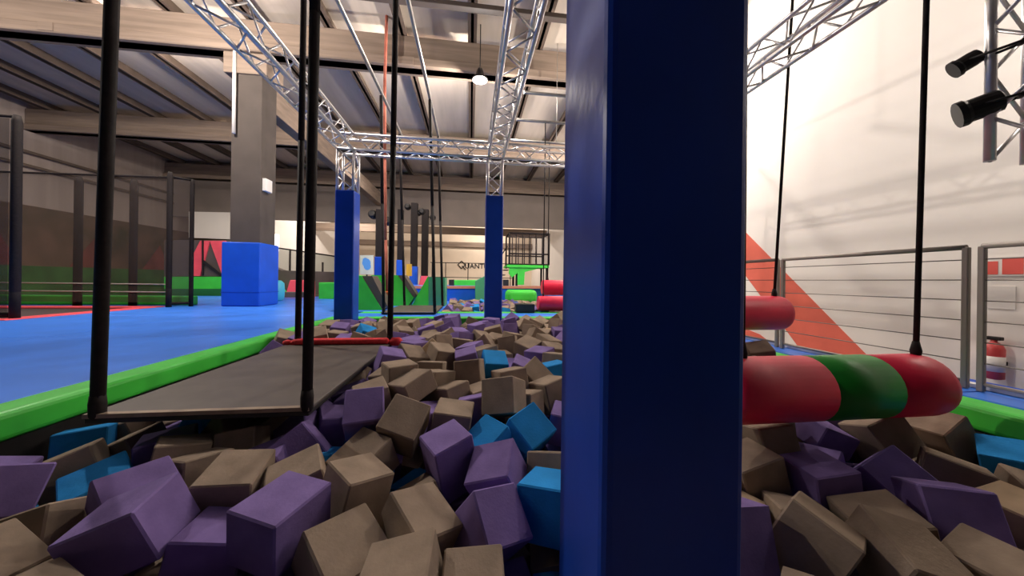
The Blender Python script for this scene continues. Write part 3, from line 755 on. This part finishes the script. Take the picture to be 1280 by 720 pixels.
# push overlapping blocks apart (separating-axis test on oriented boxes)
n = len(blocks)
Cn = np.array([list(b['c']) for b in blocks]); Rm = np.array([np.array(b['q'].to_matrix()) for b in blocks])
H = np.array([DIMS[b['d']] for b in blocks]) / 2 * 0.99; Wt = np.array([b['w'] for b in blocks]); C0 = Cn.copy()
for it in range(90):
    D = Cn[None] - Cn[:, None]; dist2 = (D ** 2).sum(-1)
    I, J = np.where(np.triu(dist2 < 0.40 ** 2, 1))
    d = Cn[J] - Cn[I]; A, B = Rm[I], Rm[J]
    ax = [A[:, :, k] for k in range(3)] + [B[:, :, k] for k in range(3)] + [np.cross(A[:, :, k], B[:, :, l]) for k in range(3) for l in range(3)]
    best = np.full(len(I), 1e9); bax = np.zeros((len(I), 3))
    for v in ax:
        ln = np.linalg.norm(v, axis=1); ok = ln > 1e-3; u = v / np.maximum(ln, 1e-6)[:, None]
        ra = (np.abs(np.einsum('nij,ni->nj', A, u)) * H[I]).sum(1); rb = (np.abs(np.einsum('nij,ni->nj', B, u)) * H[J]).sum(1)
        s = np.einsum('ni,ni->n', u, d); pen = ra + rb - np.abs(s); pen[~ok] = 1e9
        m = pen < best; best[m] = pen[m]; bax[m] = u[m] * np.where(s[m] < 0, -1, 1)[:, None]
    hit = (best > 0) & (best < 1e8)
    mv = np.zeros_like(Cn); cnt = np.zeros(n)
    wi, wj = Wt[I][hit], Wt[J][hit]; P = bax[hit] * best[hit][:, None]
    np.add.at(mv, I[hit], -P * (wi / (wi + wj))[:, None]); np.add.at(mv, J[hit], P * (wj / (wi + wj))[:, None])
    Cn += mv * 0.5
    if it < 45: Cn += (C0 - Cn) * np.array([0.02, 0.02, 0.06])
    Cn[:, 0] = np.clip(Cn[:, 0], X0, X1); Cn[:, 1] = np.clip(Cn[:, 1], Y0, Y1); Cn[:, 2] = np.clip(Cn[:, 2], -.55, -0.02)
for b, c in zip(blocks, Cn): b['c'] = Vector(c)
# the hanging board keeps what lies under it down
for b in blocks:
    if b['c'].x < -.72 and 1.68 < b['c'].y < 3.8: b['c'].z = min(b['c'].z, -0.24 if b['c'].x > -1.6 else -.30)
blocks = [b for b in blocks if not blocked(b['c'], .325)]

SP = [(float(a.split()[0]), float(a.split()[1]), CT[a.split()[2]]) for row in SEED.split('\n') for a in row.split('|')]
for b in blocks:
    q = proj(b['c'])
    if b['label'] or q is None: continue
    rad = 0.19 * F_PX / (b['c'] - CAM).length
    d2, c2 = min((((q[0] - x) ** 2 + (q[1] - y) ** 2) ** .5, c) for x, y, c in SP)
    if d2 < rad * 1.1: b['col'] = c2 if c2 in ('tan', 'purple') else 'tan'
for x, y, c in SP:
    if c in ('blue', 'cream'):
        near = [(((q[0] - x) ** 2 + (q[1] - y) ** 2) ** .5, i) for i, b in enumerate(blocks) if not b['label'] for q in [proj(b['c'] + Vector((0, 0, .08)))] if q]
        blocks[min(near)[1]]['col'] = c
ZONES = [
    (lambda p: p.y > 4.9, 'lying by the far green pit edge'),
    (lambda p: p.x < -.70 and 1.6 < p.y < 3.9, 'beside or under the hanging board'),
    (lambda p: p.x < -.9 and p.y <= 1.6, 'before the hanging board'),
    (lambda p: p.x > 1.2 and p.y < 2.0, 'under the striped roller'),
    (lambda p: p.x > .75, 'right of the near blue column'),
    (lambda p: p.y < 1.25, 'in the foreground by the near column'),
    (lambda p: p.y < 2.6, 'in the nearer middle of the pit'),
    (lambda p: True, 'in the farther middle of the pit'),
]
def vis(b):
    q = proj(b['c'])
    if q is None: return 0
    x, y = q
    if not (-60 < x < 1340 and y < 800): return 0
    if 705 < x < 930: return 0.001
    if 250 > 0 and -1.75 < b['c'].x < -.9 and 2.0 < b['c'].y < 3.6: return 0.002
    return 1 / (b['c'] - CAM).length * (2 if b['w'] < 1 else 1)
blocks.sort(key=vis, reverse=True)
def join_blocks(bl, name):
    bm = bmesh.new(); mats = list(M_FOAM)
    for b in bl:
        a = [v / 2 for v in DIMS[b['d']]]; k0 = len(bm.faces)
        vs = bm_box(bm, [-v for v in a], a)
        Mx = Matrix.Translation(b['c']) @ b['q'].to_matrix().to_4x4()
        for v in vs: v.co = Mx @ v.co
        bm.faces.ensure_lookup_table()
        for f in bm.faces[k0:]: f.material_index = mats.index(b['col'])
    bmesh.ops.recalc_face_normals(bm, faces=bm.faces[:])
    me = bpy.data.meshes.new(name); bm.to_mesh(me); bm.free()
    for c in mats: me.materials.append(M_FOAM[c])
    o = bpy.data.objects.new(name, me); COL.objects.link(o); return o
shown = blocks[:300]
SHAPE = ['cube', 'small cube', 'block', 'long block', 'flat slab']
def tilt(b):
    u = max(abs((b['q'] @ Vector(a)).z) for a in ((1, 0, 0), (0, 1, 0), (0, 0, 1)))
    return 'level' if u > .97 else 'tilted' if u > .86 else 'steeply tipped'
sets = {}
for b in shown:
    cname = {'tan': 'tan', 'cream': 'pale cream', 'purple': 'purple', 'blue': 'bright blue'}[b['col']]
    z = next(t_ for f_, t_ in ZONES if f_(b['c']))
    lab = b['label'] or '%s %s foam %s %s' % (tilt(b), cname, SHAPE[b['d']], z)
    sets.setdefault(lab, []).append(b)
def order(i, n):
    w_ = ('', 'second ', 'third ', 'fourth ', 'fifth ', 'sixth ', 'seventh ')
    if n == 1 or n > 13: return ''
    if i == 0: return ', leftmost'
    if i == n - 1: return ', rightmost'
    return ', ' + (w_[i] + 'from left' if i <= n - 1 - i else w_[n - 1 - i] + 'from right')
for lab, bl in sets.items():
    bl.sort(key=lambda b: (proj(b['c']) or (9999, 0))[0])
    for i, b in enumerate(bl):
        o = put('foam_block', FM[(b['d'], b['col'])], None, None, b['c'], b['q'])
        tag(o, lab + order(i, len(bl)), 'foam block', 'foam blocks in the pit')
rest = blocks[300:]
# deeper layer that fills the gaps
y = 0.1
while y < 5.80:
    x = -2.02
    while x < 2.68:
        p = Vector((x + rnd.uniform(-.04, .04), y + rnd.uniform(-.04, .04), surf(x, y) - 0.27 + rnd.uniform(-.03, .02)))
        if not blocked(p, .36):
            r = rnd.random()
            rest.append(dict(c=p, q=rq(True), d=0, col='tan' if r < .60 else 'purple' if r < .9 else 'blue'))
        x += .215
    y += .215
y = -.9
while y < 0.25:       # the pit goes on behind the viewer
    x = -2.04
    while x < 2.68:
        r = rnd.random()
        rest.append(dict(c=Vector((x, y, -.42 + rnd.uniform(-.05, .05))), q=rq(), d=0, col='tan' if r < .60 else 'purple' if r < .9 else 'blue'))
        x += .24
    y += .24
tag(join_blocks(rest, 'foam_filling'), 'loose foam blocks filling the pit beneath the top layer', 'foam', kind='stuff')
far = []
y = 7.36
while y < 10.3:
    x = -.48
    while x < 2.85:
        r = rnd.random()
        far.append(dict(c=Vector((x + rnd.uniform(-.05, .05), y + rnd.uniform(-.05, .05), -.10 + rnd.uniform(-.05, .08))), q=rq(), d=rnd.choice((0, 1, 3)), col='tan' if r < .58 else 'purple' if r < .9 else 'blue'))
        x += .215
    y += .215
tag(join_blocks(far, 'foam_filling'), 'loose foam blocks filling the second pit beyond the blue strip', 'foam', kind='stuff')
